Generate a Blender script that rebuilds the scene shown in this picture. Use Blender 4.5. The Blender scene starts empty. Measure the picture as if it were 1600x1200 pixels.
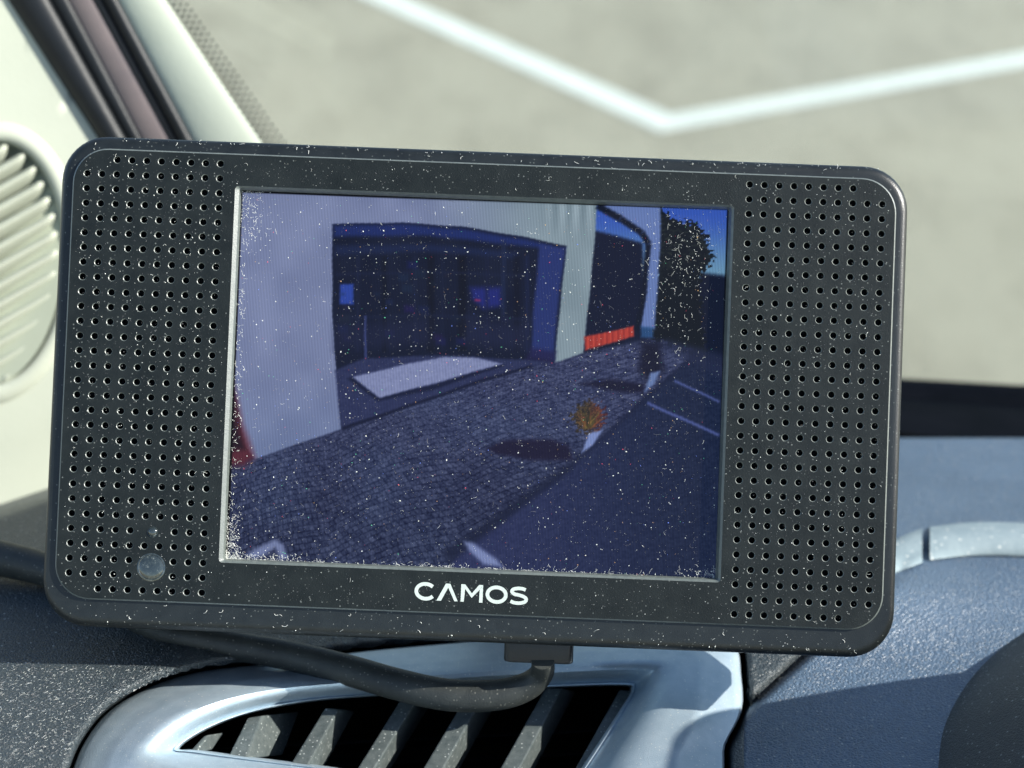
import bpy, bmesh, math, random
import numpy as np
from mathutils import Vector, Matrix, noise
from mathutils.geometry import delaunay_2d_cdt

random.seed(7); rng = np.random.default_rng(7)
scene = bpy.context.scene
C = scene.collection

# ---------------------------------------------------------------- camera, sky, sun, exposure
F = 1600 / 0.6                       # focal length in photo pixels (60 mm on 36 mm)
PITCH = math.radians(25)
CAMZ = 1.8
cam_data = bpy.data.cameras.new('camera')
cam = bpy.data.objects.new('camera', cam_data); C.objects.link(cam)
cam.location = (0, 0, CAMZ); cam.rotation_euler = (math.pi / 2 - PITCH, 0, 0)
cam_data.sensor_width = 36; cam_data.lens = 60
cam_data.clip_start = 0.01; cam_data.clip_end = 2000
cam_data.dof.use_dof = True; cam_data.dof.focus_distance = 0.301
cam_data.dof.aperture_fstop = 16.5
scene.camera = cam
CM = Matrix.Translation((0, 0, CAMZ)) @ Matrix.Rotation(math.pi / 2 - PITCH, 4, 'X')

EXPO = 0.95
SUN = Vector((0.83, -0.20, 0.52)).normalized()
world = bpy.data.worlds.new('World'); scene.world = world; world.use_nodes = True
wn = world.node_tree
bg = wn.nodes['Background']
sky = wn.nodes.new('ShaderNodeTexSky'); sky.sky_type = 'NISHITA'; sky.sun_disc = False
sky.sun_elevation = math.asin(SUN.z)
sky.sun_rotation = math.atan2(SUN.x, SUN.y)
sky.air_density = 1.0; sky.dust_density = 0.6; sky.ozone_density = 1.5
wn.links.new(sky.outputs[0], bg.inputs[0]); bg.inputs[1].default_value = 0.11
sl = bpy.data.lights.new('sun', 'SUN'); sl.energy = 4.8; sl.angle = math.radians(0.5); sl.color = (1, 0.97, 0.89)
so = bpy.data.objects.new('sun', sl); C.objects.link(so)
so.rotation_euler = SUN.to_track_quat('Z', 'Y').to_euler()
scene.view_settings.view_transform = 'Standard'; scene.view_settings.look = 'None'
scene.view_settings.exposure = EXPO; scene.view_settings.gamma = 1

# ---------------------------------------------------------------- helpers
def P(px, py, d):
    """point of the place seen at photo pixel (px,py), d metres in front of the lens"""
    return CM @ Vector(((px - 800) / F * d, (600 - py) / F * d, -d))
S25, C25 = math.sin(PITCH), math.cos(PITCH)
def PH(px, py, h):
    """same, h metres below the lens height"""
    return P(px, py, h / (S25 + (py - 600) / F * C25))

def tag(o, label=None, cat=None, group=None, kind=None):
    if label: o['label'] = label
    if cat: o['category'] = cat
    if group: o['group'] = group
    if kind: o['kind'] = kind
    return o
def empty(name, loc, mat=None):
    o = bpy.data.objects.new(name, None); C.objects.link(o); o.empty_display_size = 0.01
    if mat is not None: o.matrix_world = mat
    else: o.location = loc
    return o
def world_of(p):
    m = Matrix.Identity(4)
    while p is not None:
        m = p.matrix_basis @ m; p = p.parent
    return m
def mesh_obj(name, verts, faces, mat, parent=None, smooth=False, local=False, sharp=None):
    """one mesh object; verts are world positions unless local"""
    me = bpy.data.meshes.new(name)
    if parent is not None and not local:
        inv = world_of(parent).inverted()
        verts = [inv @ Vector(v) for v in verts]
    elif parent is None and not local:
        verts = [Vector(v) for v in verts]
    me.from_pydata([tuple(v) for v in verts], [], [tuple(f) for f in faces])
    me.validate(); 
    bm = bmesh.new(); bm.from_mesh(me)
    bmesh.ops.recalc_face_normals(bm, faces=bm.faces); bm.to_mesh(me); bm.free()
    me.materials.append(mat)
    if smooth:
        me.polygons.foreach_set('use_smooth', [True] * len(me.polygons))
        if sharp:
            me.set_sharp_from_angle(angle=math.radians(sharp))
    o = bpy.data.objects.new(name, me); C.objects.link(o)
    if parent is not None: o.parent = parent
    return o
def rings(rs, closed_ring=True, cap0=True, cap1=True):
    """faces that join equal rings of vertices"""
    n = len(rs[0]); V = [v for r in rs for v in r]; Fc = []
    for i in range(len(rs) - 1):
        for j in range(n if closed_ring else n - 1):
            k = (j + 1) % n
            Fc.append((i * n + j, i * n + k, (i + 1) * n + k, (i + 1) * n + j))
    if cap0: Fc.append(tuple(range(n)))
    if cap1: Fc.append(tuple((len(rs) - 1) * n + j for j in range(n)))
    return V, Fc
def catmull(pts, n, closed=False):
    pts = [Vector(p) for p in pts]; m = len(pts); out = []
    segs = m if closed else m - 1
    for i in range(segs):
        if closed: p0, p1, p2, p3 = pts[i - 1], pts[i], pts[(i + 1) % m], pts[(i + 2) % m]
        else: p0, p1, p2, p3 = pts[max(i - 1, 0)], pts[i], pts[i + 1], pts[min(i + 2, m - 1)]
        for k in range(n):
            t = k / n
            out.append(0.5 * ((2 * p1) + (p2 - p0) * t + (2 * p0 - 5 * p1 + 4 * p2 - p3) * t * t + (3 * p1 - p0 - 3 * p2 + p3) * t ** 3))
    if not closed: out.append(pts[-1])
    return out
def tube(path, radii, nseg=20, squash=None):
    rs = []; up = Vector((0, 0, 1)); prev = None
    for i, p in enumerate(path):
        t = (path[min(i + 1, len(path) - 1)] - path[max(i - 1, 0)]).normalized()
        if prev is None:
            a = t.cross(up).normalized()
            if a.length < 0.1: a = Vector((1, 0, 0))
        else: a = (prev - t * prev.dot(t)).normalized()
        prev = a; b = t.cross(a)
        rs.append([p + (a * math.cos(q) + b * math.sin(q)) * radii[i] for q in [2 * math.pi * k / nseg for k in range(nseg)]])
    return rings(rs)
def smoothstep(a, b, x):
    t = np.clip((np.asarray(x, float) - a) / (b - a), 0, 1); return t * t * (3 - 2 * t)

# ---------------------------------------------------------------- materials
def new_mat(name):
    m = bpy.data.materials.new(name); m.use_nodes = True
    return m, m.node_tree.nodes, m.node_tree.links, m.node_tree.nodes['Principled BSDF']
def coords(N, L, scale):
    tc = N.new('ShaderNodeTexCoord'); mp = N.new('ShaderNodeMapping')
    mp.inputs['Scale'].default_value = scale if hasattr(scale, '__len__') else (scale,) * 3
    L.new(tc.outputs['Object'], mp.inputs[0]); return mp.outputs[0]
def noise_tex(N, L, vec, scale, detail=4, rough=0.6):
    n = N.new('ShaderNodeTexNoise'); n.inputs['Scale'].default_value = scale
    n.inputs['Detail'].default_value = detail; n.inputs['Roughness'].default_value = rough
    L.new(vec, n.inputs['Vector']); return n.outputs['Fac']
def ramp(N, L, fac, stops):
    r = N.new('ShaderNodeValToRGB')
    while len(r.color_ramp.elements) < len(stops): r.color_ramp.elements.new(0.5)
    for e, (p, c) in zip(r.color_ramp.elements, stops):
        e.position = p; e.color = (*c, 1) if len(c) == 3 else c
    L.new(fac, r.inputs[0]); return r.outputs[0]
def bump(N, L, bsdf, height, dist, strength=1.0):
    b = N.new('ShaderNodeBump'); b.inputs['Distance'].default_value = dist; b.inputs['Strength'].default_value = strength
    L.new(height, b.inputs['Height']); L.new(b.outputs[0], bsdf.inputs['Normal']); return b
def grainy(name, c0, c1, rough, scale, bscale, bdist, spec=0.5, metal=0.0, speck=None, bstr=1.0):
    """two tone procedural plastic with fine relief; speck adds pale dust grains"""
    m, N, L, B = new_mat(name)
    v = coords(N, L, 1.0)
    col = ramp(N, L, noise_tex(N, L, v, scale, 5, 0.65), [(0.32, c0), (0.68, c1)])
    if speck:
        sc, thr, cc = speck
        vn = N.new('ShaderNodeTexVoronoi'); vn.inputs['Scale'].default_value = sc; L.new(v, vn.inputs['Vector'])
        f1 = ramp(N, L, vn.outputs['Distance'], [(0.0, (1, 1, 1)), (thr, (1, 1, 1)), (thr + 0.05, (0, 0, 0))])
        sepc = N.new('ShaderNodeSeparateColor'); L.new(vn.outputs['Color'], sepc.inputs[0])
        f2 = ramp(N, L, sepc.outputs[0], [(0.55, (0, 0, 0)), (0.75, (1, 1, 1))])
        mu = N.new('ShaderNodeMath'); mu.operation = 'MULTIPLY'; L.new(f1, mu.inputs[0]); L.new(f2, mu.inputs[1])
        mx = N.new('ShaderNodeMix'); mx.data_type = 'RGBA'; L.new(mu.outputs[0], mx.inputs[0]); L.new(col, mx.inputs[6]); mx.inputs[7].default_value = (*cc, 1)
        col = mx.outputs[2]
    L.new(col, B.inputs['Base Color'])
    B.inputs['Roughness'].default_value = rough; B.inputs['Metallic'].default_value = metal
    B.inputs['Specular IOR Level'].default_value = spec
    if bdist: bump(N, L, B, noise_tex(N, L, v, bscale, 3, 0.6), bdist, bstr)
    return m
M = {}
M['case'] = grainy('black_case_plastic', (0.006, 0.008, 0.008), (0.013, 0.016, 0.016), 0.36, 250, 4200, 0.00004, 0.55, speck=(1500, 0.16, (0.10, 0.11, 0.10)))
M['faceplate'] = grainy('black_faceplate_plastic', (0.006, 0.0085, 0.0085), (0.013, 0.0165, 0.016), 0.42, 180, 3800, 0.00006, 0.30, speck=(1300, 0.15, (0.12, 0.13, 0.12)))
M['edge'] = grainy('glint_edge_plastic', (0.085, 0.10, 0.095), (0.13, 0.15, 0.135), 0.42, 900, 3800, 0.00003, 1.0)  # black plastic with sun glints on its chamfers painted in as paler colour
M['inside'] = grainy('dark_inside', (0.004, 0.004, 0.004), (0.008, 0.008, 0.008), 0.8, 100, 100, 0)
M['cable'] = grainy('cable_rubber', (0.020, 0.023, 0.022), (0.040, 0.044, 0.040), 0.5, 160, 2500, 0.00008, 0.45, speck=(1500, 0.2, (0.13, 0.13, 0.11)))
M['plug'] = grainy('plug_plastic', (0.012, 0.012, 0.013), (0.020, 0.021, 0.021), 0.35, 200, 3000, 0.00004, 0.5)
M['rubber'] = grainy('black_rubber', (0.004, 0.006, 0.008), (0.010, 0.012, 0.015), 0.48, 60, 1200, 0.00005, 0.35)
M['blackband'] = grainy('black_glass_band', (0.002, 0.003, 0.005), (0.004, 0.005, 0.008), 0.7, 60, 800, 0.0, 0.02)
M['mauve'] = grainy('mauve_painted_metal', (0.15, 0.125, 0.125), (0.19, 0.155, 0.15), 0.4, 90, 1200, 0.00003, 0.4)
M['cream'] = grainy('cream_plastic', (0.40, 0.425, 0.345), (0.45, 0.475, 0.39), 0.5, 14, 900, 0.00005, 0.35)
M['pillar'] = grainy('cream_pillar_plastic', (0.44, 0.48, 0.39), (0.50, 0.54, 0.45), 0.5, 20, 900, 0.00005, 0.4)
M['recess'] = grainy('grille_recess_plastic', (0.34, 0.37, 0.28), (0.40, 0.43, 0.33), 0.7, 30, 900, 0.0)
M['silver'] = grainy('silver_paint', (0.40, 0.50, 0.57), (0.49, 0.58, 0.64), 0.48, 300, 4200, 0.00006, 0.6, metal=0.6, speck=(1400, 0.17, (0.72, 0.75, 0.72)))
M['slat'] = grainy('grey_slat_plastic', (0.055, 0.068, 0.068), (0.10, 0.115, 0.112), 0.45, 700, 3500, 0.00006, 0.5, speck=(1500, 0.2, (0.4, 0.42, 0.4)))
M['print'] = grainy('white_print', (0.48, 0.55, 0.50), (0.58, 0.64, 0.58), 0.5, 2500, 3000, 0.0)
M['dust'] = grainy('pale_dust', (0.55, 0.58, 0.52), (0.9, 0.9, 0.85), 0.6, 900, 100, 0.0)
M['dust_dim'] = grainy('faint_dust', (0.08, 0.09, 0.10), (0.22, 0.21, 0.21), 0.6, 900, 100, 0.0)
M['line'] = grainy('white_road_paint', (0.66, 0.74, 0.71), (0.80, 0.86, 0.83), 0.6, 6, 60, 0.001)
M['strip'] = grainy('sunlit_strip_plastic', (0.19, 0.25, 0.275), (0.25, 0.31, 0.33), 0.7, 200, 900, 0.0001, 0.3, speck=(700, 0.2, (0.5, 0.52, 0.5)))  # sunlight on the dash ridge put into a paler base colour
M['frit'] = grainy('grey_frit', (0.16, 0.16, 0.14), (0.22, 0.22, 0.19), 0.6, 50, 50, 0.0)

def leather(name, c0, c1, rough, spec, sc0=1500):
    m, N, L, B = new_mat(name); v = coords(N, L, 1.0)
    vo = N.new('ShaderNodeTexVoronoi'); vo.feature = 'DISTANCE_TO_EDGE'; vo.inputs['Scale'].default_value = sc0
    nz = N.new('ShaderNodeTexNoise'); nz.inputs['Scale'].default_value = 500; L.new(v, nz.inputs['Vector'])
    mixv = N.new('ShaderNodeMix'); mixv.data_type = 'RGBA'; mixv.inputs[0].default_value = 0.0012
    L.new(v, mixv.inputs[6]); L.new(nz.outputs['Color'], mixv.inputs[7]); L.new(mixv.outputs[2], vo.inputs['Vector'])
    edge = ramp(N, L, vo.outputs['Distance'], [(0.0, (0, 0, 0)), (0.22, (1, 1, 1))])
    fine = noise_tex(N, L, v, 2200, 3, 0.6)
    add = N.new('ShaderNodeMath'); add.operation = 'MULTIPLY_ADD'; L.new(edge, add.inputs[0]); add.inputs[1].default_value = 0.7; L.new(fine, add.inputs[2])
    bump(N, L, B, add.outputs[0], 0.0002, 0.9)
    col = ramp(N, L, noise_tex(N, L, v, 40, 6, 0.7), [(0.3, c0), (0.7, c1)])
    # lint and dust grains lying in the grain
    vn = N.new('ShaderNodeTexVoronoi'); vn.inputs['Scale'].default_value = 1100; L.new(v, vn.inputs['Vector'])
    f1 = ramp(N, L, vn.outputs['Distance'], [(0.0, (1, 1, 1)), (0.18, (1, 1, 1)), (0.26, (0, 0, 0))])
    sc = N.new('ShaderNodeSeparateColor'); L.new(vn.outputs['Color'], sc.inputs[0])
    f2 = ramp(N, L, sc.outputs[1], [(0.62, (0, 0, 0)), (0.85, (1, 1, 1))])
    mu = N.new('ShaderNodeMath'); mu.operation = 'MULTIPLY'; L.new(f1, mu.inputs[0]); L.new(f2, mu.inputs[1])
    mx = N.new('ShaderNodeMix'); mx.data_type = 'RGBA'; L.new(mu.outputs[0], mx.inputs[0]); L.new(col, mx.inputs[6]); mx.inputs[7].default_value = (0.28, 0.30, 0.30, 1)
    L.new(mx.outputs[2], B.inputs['Base Color'])
    B.inputs['Roughness'].default_value = rough; B.inputs['Specular IOR Level'].default_value = spec
    return m
M['pad'] = leather('grained_dash_plastic', (0.026, 0.036, 0.042), (0.045, 0.058, 0.064), 0.42, 0.7)
M['pad_sky_tint'] = leather('sky_tinted_dash_plastic', (0.060, 0.098, 0.150), (0.085, 0.132, 0.195), 0.42, 0.9, 1300)  # blue sky sheen of the right pad painted into its base colour
M['hood'] = leather('grained_hood_plastic', (0.035, 0.040, 0.045), (0.055, 0.060, 0.065), 0.55, 0.4)

# windscreen glass: clear with a real surface reflection
gm = bpy.data.materials.new('windscreen_glass'); gm.use_nodes = True
N, L = gm.node_tree.nodes, gm.node_tree.links; N.clear()
out = N.new('ShaderNodeOutputMaterial'); mix = N.new('ShaderNodeMixShader'); tr = N.new('ShaderNodeBsdfTransparent'); gl = N.new('ShaderNodeBsdfGlossy'); lw = N.new('ShaderNodeLayerWeight'); lw.inputs[0].default_value = 0.5
pw = N.new('ShaderNodeMath'); pw.operation = 'POWER'; pw.inputs[1].default_value = 5; L.new(lw.outputs['Facing'], pw.inputs[0])
fr = N.new('ShaderNodeMath'); fr.operation = 'MULTIPLY_ADD'; fr.inputs[1].default_value = 0.9; fr.inputs[2].default_value = 0.035; L.new(pw.outputs[0], fr.inputs[0])
tr.inputs[0].default_value = (0.95, 0.96, 0.93, 1); gl.inputs['Roughness'].default_value = 0.03
L.new(fr.outputs[0], mix.inputs[0]); L.new(tr.outputs[0], mix.inputs[1]); L.new(gl.outputs[0], mix.inputs[2]); # uneven pale film painted on the pane for its ghost reflections
vg = coords(N, L, (1.0, 1.0, 0.5)); film = ramp(N, L, noise_tex(N, L, vg, 14, 7, 0.7), [(0.36, (0.012,) * 3), (0.62, (0.055,) * 3), (0.80, (0.11,) * 3)])
df = N.new('ShaderNodeBsdfDiffuse'); df.inputs[0].default_value = (0.75, 0.78, 0.72, 1); mix2 = N.new('ShaderNodeMixShader')
L.new(film, mix2.inputs[0]); L.new(mix.outputs[0], mix2.inputs[1]); L.new(df.outputs[0], mix2.inputs[2]); L.new(mix2.outputs[0], out.inputs[0])
M['glass'] = gm
# clear lens plastic
lm = bpy.data.materials.new('clear_lens'); lm.use_nodes = True
B = lm.node_tree.nodes['Principled BSDF']; N, L = lm.node_tree.nodes, lm.node_tree.links
v = coords(N, L, 1.0)
L.new(ramp(N, L, noise_tex(N, L, v, 1500, 5, 0.8), [(0.45, (0.016, 0.022, 0.019)), (0.60, (0.04, 0.05, 0.045)), (0.72, (0.35, 0.37, 0.33))]), B.inputs['Base Color'])
B.inputs['Roughness'].default_value = 0.12; B.inputs['Coat Weight'].default_value = 1.0; B.inputs['Specular IOR Level'].default_value = 0.9
M['lens'] = lm
# asphalt
am, N, L, B = new_mat('pale_asphalt'); v = coords(N, L, (1.0, 0.38, 1.0))
big = noise_tex(N, L, v, 2.6, 9, 0.78); fine = noise_tex(N, L, v, 28, 6, 0.8)
mm_ = N.new('ShaderNodeMath'); mm_.operation = 'MULTIPLY_ADD'; L.new(fine, mm_.inputs[0]); mm_.inputs[1].default_value = 0.50; L.new(big, mm_.inputs[2])
L.new(ramp(N, L, mm_.outputs[0], [(0.44, (0.205, 0.196, 0.150)), (0.62, (0.272, 0.264, 0.208)), (0.80, (0.345, 0.338, 0.27))]), B.inputs['Base Color'])
B.inputs['Roughness'].default_value = 0.85; bump(N, L, B, fine, 0.006)
M['asphalt'] = am

# ---------------------------------------------------------------- the ground outside
def ground_at(px, py, z=0.0):
    d = CM.to_3x3() @ Vector(((px - 800) / F, (600 - py) / F, -1)); t = (z - CAMZ) / d.z
    return Vector((0, 0, CAMZ)) + d * t
g = mesh_obj('ground', [(-300, -100, 0), (300, -100, 0), (300, 900, 0), (-300, 900, 0)], [(0, 1, 2, 3)], M['asphalt'])
tag(g, 'pale sunlit asphalt of the parking area beyond the windscreen', kind='structure')
a0, a1, a2 = ground_at(540, -30, .004), ground_at(1040, 192, .004), ground_at(1600, 92, .004)
far0 = a1 + (a0 - a1) * 2.6; far2 = a1 + (a2 - a1) * 2.2
def ribbon(pts, w):
    L_, R_ = [], []
    for i, p in enumerate(pts):
        ds = []
        if i: ds.append((p - pts[i - 1]).normalized())
        if i < len(pts) - 1: ds.append((pts[i + 1] - p).normalized())
        t = sum(ds, Vector()).normalized(); n = Vector((-t.y, t.x, 0))
        k = w / 2 / max(0.35, n.dot(Vector((-ds[0].y, ds[0].x, 0))))
        L_.append(p + n * k); R_.append(p - n * k)
    V = L_ + R_; n_ = len(pts)
    return V, [(i, i + 1, n_ + i + 1, n_ + i) for i in range(n_ - 1)]
V, Fc = ribbon([far0, a1, far2], 0.145)
pl = mesh_obj('parking_line', V, Fc, M['line'])
tag(pl, 'white painted bay line bending in a V on the asphalt outside', kind='structure')

# ---------------------------------------------------------------- air vent outline (used by the dash too)
# stations: (inner x,y), (outer x,y)
VI = [(278, 1169), (322, 1139), (392, 1113), (480, 1096), (580, 1087), (700, 1080), (840, 1074), (968, 1070), (986, 1078), (968, 1110), (935, 1160), (905, 1205), (880, 1245), (720, 1234), (540, 1203), (400, 1185), (310, 1173)]
VO = [(118, 1190), (160, 1122), (225, 1078), (310, 1050), (430, 1036), (580, 1017), (800, 998), (1060, 984), (1143, 998), (1159, 1060), (1158, 1112), (1134, 1162), (1098, 1245), (820, 1310), (500, 1295), (280, 1275), (120, 1250)]
def sdist(X, Y, poly):
    """signed distance to a closed outline, negative inside"""
    d = np.full(X.shape, 1e9); ins = np.zeros(X.shape, bool); n = len(poly)
    for i in range(n):
        (x0, y0), (x1, y1) = poly[i], poly[(i + 1) % n]
        ex, ey = x1 - x0, y1 - y0; t = np.clip(((X - x0) * ex + (Y - y0) * ey) / (ex * ex + ey * ey + 1e-12), 0, 1)
        d = np.minimum(d, np.hypot(X - x0 - t * ex, Y - y0 - t * ey))
        if y0 != y1: ins ^= ((y0 > Y) != (y1 > Y)) & (X < (x1 - x0) * (Y - y0) / (y1 - y0) + x0)
    return np.where(ins, -d, d)
VOs = [(p.x, p.y) for p in catmull([(x, y, 0) for x, y in VO], 6, True)]

# ---------------------------------------------------------------- dashboard
dash = empty('dashboard', P(800, 1000, 0.36))
tag(dash, 'dark grained dashboard top under and behind the small monitor', 'dashboard')
def pad_h(X, Y):
    X = np.asarray(X, float); Y = np.asarray(Y, float)
    h = 0.177 + 0.014 * smoothstep(230, 620, X)
    h = h + 0.010 * smoothstep(930, 700, Y) * smoothstep(300, 900, X) + 0.006 * smoothstep(930, 760, Y) * (1 - smoothstep(300, 900, X))
    # soft hollow and swell of the right pad
    h = h - 0.004 * np.exp(-((X - 1330) / 180) ** 2 - ((Y - 930) / 70) ** 2)
    # raised step beyond the sunlit strip
    h = h - 0.004 * smoothstep(870, 830, Y) * smoothstep(1150, 1350, X)
    yl = 800 - 0.36 * X
    h = h + 0.06 * smoothstep(yl + 12, yl - 50, Y) * (1 - smoothstep(300, 520, X))
    sd = sdist(X, Y, VOs)
    h = h + 0.016 * smoothstep(13, -3, sd) + 0.03 * smoothstep(-30, -60, sd)
    # seam that runs from the vent's right arm up under the monitor
    sx = 1250 - (Y - 1030) * 1.1
    h = h + 0.0035 * np.exp(-((X - sx) / 9) ** 2) * smoothstep(1180, 1100, Y) * smoothstep(850, 950, Y)
    return h
xs = np.concatenate([np.arange(-420, 60, 14), np.arange(60, 1290, 4.5), np.arange(1290, 2300, 14)]); ys = np.arange(684, 1400, 4.5)
XX, YY = np.meshgrid(xs, ys); HH = pad_h(XX, YY)
V = [PH(XX[i, j], YY[i, j], HH[i, j]) for i in range(len(ys)) for j in range(len(xs))]
nx = len(xs); Fc = [(i * nx + j, i * nx + j + 1, (i + 1) * nx + j + 1, (i + 1) * nx + j) for i in range(len(ys) - 1) for j in range(nx - 1)]
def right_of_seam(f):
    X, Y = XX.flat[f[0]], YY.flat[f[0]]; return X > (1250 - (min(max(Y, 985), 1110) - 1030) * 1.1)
def subset(sel):
    use = sorted({v for f in sel for v in f}); mp = {v: i for i, v in enumerate(use)}
    return [V[v] for v in use], [tuple(mp[v] for v in f) for f in sel]
for nm_, mt_, cond in (('pad', 'pad', lambda f: not right_of_seam(f)), ('side_pad', 'pad_sky_tint', right_of_seam)):
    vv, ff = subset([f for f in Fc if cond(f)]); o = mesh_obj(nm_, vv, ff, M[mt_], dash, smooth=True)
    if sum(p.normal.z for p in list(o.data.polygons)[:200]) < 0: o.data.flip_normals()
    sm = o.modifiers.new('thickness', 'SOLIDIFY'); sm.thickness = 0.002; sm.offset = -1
# sunlit patch of the ridge built as pale strips; gap stands for its shadow
def strip_piece(pts, w, lift, name='sunlit_strip'):
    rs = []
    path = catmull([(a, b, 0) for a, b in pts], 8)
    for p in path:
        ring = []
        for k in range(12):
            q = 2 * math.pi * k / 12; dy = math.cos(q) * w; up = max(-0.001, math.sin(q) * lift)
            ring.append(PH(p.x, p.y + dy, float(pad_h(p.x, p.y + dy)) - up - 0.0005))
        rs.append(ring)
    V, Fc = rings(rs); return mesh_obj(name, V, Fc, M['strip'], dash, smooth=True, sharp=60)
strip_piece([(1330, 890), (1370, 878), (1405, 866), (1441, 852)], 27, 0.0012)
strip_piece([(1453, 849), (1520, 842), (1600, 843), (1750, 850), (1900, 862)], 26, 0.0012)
# instrument hood at the right
hp = [(1420, 1620), (1422, 1450), (1426, 1330), (1432, 1230), (1445, 1150), (1490, 1072), (1560, 1010), (1650, 965), (1800, 930)]
base = catmull([(a, b, 0) for a, b in hp], 8)
rs = []
for i, p in enumerate(base):
    f = i / (len(base) - 1); nx_, ny_ = 1.0 - 0.25 * f, 0.35 + 0.3 * f
    ring = []
    top = 0.006 + 0.052 * float(smoothstep(0.88, 0.35, f))
    w0 = PH(p.x, p.y, float(pad_h(p.x, p.y)) + 0.004)
    inward = Vector((1.0 - 0.25 * f, -0.40 + 0.2 * f, 0)).normalized()
    for k in range(13):
        s = k / 12
        ring.append(w0 + inward * (0.050 * s) + Vector((0, 0, top * s ** 1.5 + 0.007 * min(1, s * 4) ** 0.6)))
    w = ring[-1]; ring.append(w + inward * 0.12 + Vector((0, 0, 0.006)))
    rs.append(ring)
V, Fc = rings(rs, closed_ring=False, cap0=False, cap1=False)
ho = mesh_obj('instrument_hood', V, Fc, M['hood'], dash, smooth=True)
sm = ho.modifiers.new('thickness', 'SOLIDIFY'); sm.thickness = 0.002

# ---------------------------------------------------------------- air vent
vent = empty('air_vent', PH(640, 1150, 0.19))
tag(vent, 'silver framed dashboard air vent with slanted grey slats below the monitor', 'air vent')
NST = 6
I = catmull([(x, y, 0) for x, y in VI], NST, True); O = catmull([(x, y, 0) for x, y in VO], NST, True)
def hb(x): return 0.183 + 0.006 * float(smoothstep(250, 700, x))
rs = []
prof = [(1.0, 0.012, 0), (1.0, 0.0035, 0), (0.985, 0.0012, 0), (0.93, 0.0, 0), (0.80, -0.0006, 0), (0.70, -0.0013, 0), (0.66, -0.0016, 0), (0.62, -0.0018, 0), (0.54, -0.0020, 0), (0.46, -0.0025, 0), (0.37, -0.0025, 0), (0.28, -0.0018, 0), (0.20, -0.0006, 0), (0.12, 0.0011, 0), (0.06, 0.0024, 0), (0.045, 0.0026, 0), (0.03, 0.0022, 0), (0.01, 0.0024, 0), (0.0, 0.0030, 0), (0.0, 0.0045, 0), (-0.012, 0.0055, 0), (-0.02, 0.014, 0)]
for t, dh, _ in prof:
    ring = []
    for a, b in zip(I, O):
        q = a.lerp(b, t); hh = hb(q.x) + dh
        # the right arm is a flat top with a falling outer facet
        if 0.3 < t < 1 and a.x > 900:
            k = float(smoothstep(920, 985, b.x)) * (0.2 + 0.8 * float(smoothstep(1020, 1150, b.y)))
            hh = hb(q.x) - 0.0024 * k + dh * (1 - k) + k * (0.0 if t < 0.66 else (t - 0.66) * 0.012)
        ring.append(PH(q.x, q.y, hh))
    rs.append(ring)
V, Fc = rings(rs, cap0=False, cap1=False)
bz = mesh_obj('bezel', V, Fc, M['silver'], vent, smooth=True, sharp=50)
def fin(TL, TR, BR, BL, h, deep, shift, name='slat'):
    f = [PH(*TL, h), PH(*TR, h), PH(*BR, h), PH(*BL, h)]
    sx, sy = shift
    cut = 0.25
    g_ = [PH(TL[0] + sx, TL[1] + sy, h + deep), PH(TR[0] + sx, TR[1] + sy, h + deep), PH(BR[0] + sx, BR[1] + sy, h + deep), PH(BL[0] + sx, BL[1] + sy, h + deep)]
    V = f + g_; Fc = [(0, 1, 2, 3), (4, 7, 6, 5), (0, 4, 5, 1), (1, 5, 6, 2), (2, 6, 7, 3), (3, 7, 4, 0)]
    o = mesh_obj(name, V, Fc, M['slat'], vent)
    bv = o.modifiers.new('edge', 'BEVEL'); bv.width = 0.0003; bv.segments = 2
    return o
fin((318, 1150), (326, 1148), (306, 1176), (296, 1174), 0.1885, 0.004, (26, -4))
fin((386, 1122), (410, 1118), (384, 1186), (356, 1182), 0.1890, 0.010, (58, -6))
fin((508, 1106), (528, 1110), (477, 1204), (450, 1200), 0.1905, 0.009, (26, 2))
fin((624, 1096), (647, 1100), (570, 1225), (545, 1222), 0.1920, 0.010, (24, 4))
fin((726, 1092), (752, 1094), (672, 1238), (642, 1232), 0.1925, 0.010, (24, 4))
fin((852, 1075), (878, 1076), (786, 1250), (756, 1246), 0.1925, 0.010, (22, 4))
fin((968, 1078), (990, 1080), (905, 1248), (872, 1248), 0.1930, 0.012, (16, 4))
# cross vanes deep inside the duct
for hh_, y0 in ((0.203, 1150), (0.208, 1185)):
    V = [PH(330, y0 + 18, hh_), PH(960, y0 - 12, hh_), PH(960, y0 - 8, hh_), PH(330, y0 + 22, hh_), PH(330, y0 + 30, hh_ + .006), PH(960, y0, hh_ + .006), PH(960, y0 + 4, hh_ + .006), PH(330, y0 + 34, hh_ + .006)]
    mesh_obj('vane', V, [(0, 1, 2, 3), (4, 7, 6, 5), (0, 4, 5, 1), (1, 5, 6, 2), (2, 6, 7, 3), (3, 7, 4, 0)], M['rubber'], vent)
# duct lining
rs = []
for t, hh in ((-0.02, 0.196), (-0.03, 0.216), (-0.03, 0.224)):
    rs.append([PH(*(a.lerp(b, t).to_2d()), hh) for a, b in zip(I, O)])
V, Fc = rings(rs, cap0=False, cap1=True)
mesh_obj('duct', V, Fc, M['inside'], vent)

# ---------------------------------------------------------------- side panel with louvred grille
side = empty('side_panel', P(60, 760, 0.41))
tag(side, 'cream plastic side trim panel with an oval louvred grille, left of the monitor', 'trim panel')
def DS(px, py): return 0.4002 + 0.00004 * max(-400, px) + 0.00002 * py 
EC, EA, EB = (-12, 412), 110, 190
def ell(q, k=0.0):
    x = math.cos(q) * (EA + k); y = math.sin(q) * (EB + k); r = math.radians(4)
    return EC[0] + x * math.cos(r) - y * math.sin(r), EC[1] + x * math.sin(r) + y * math.cos(r)
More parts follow.
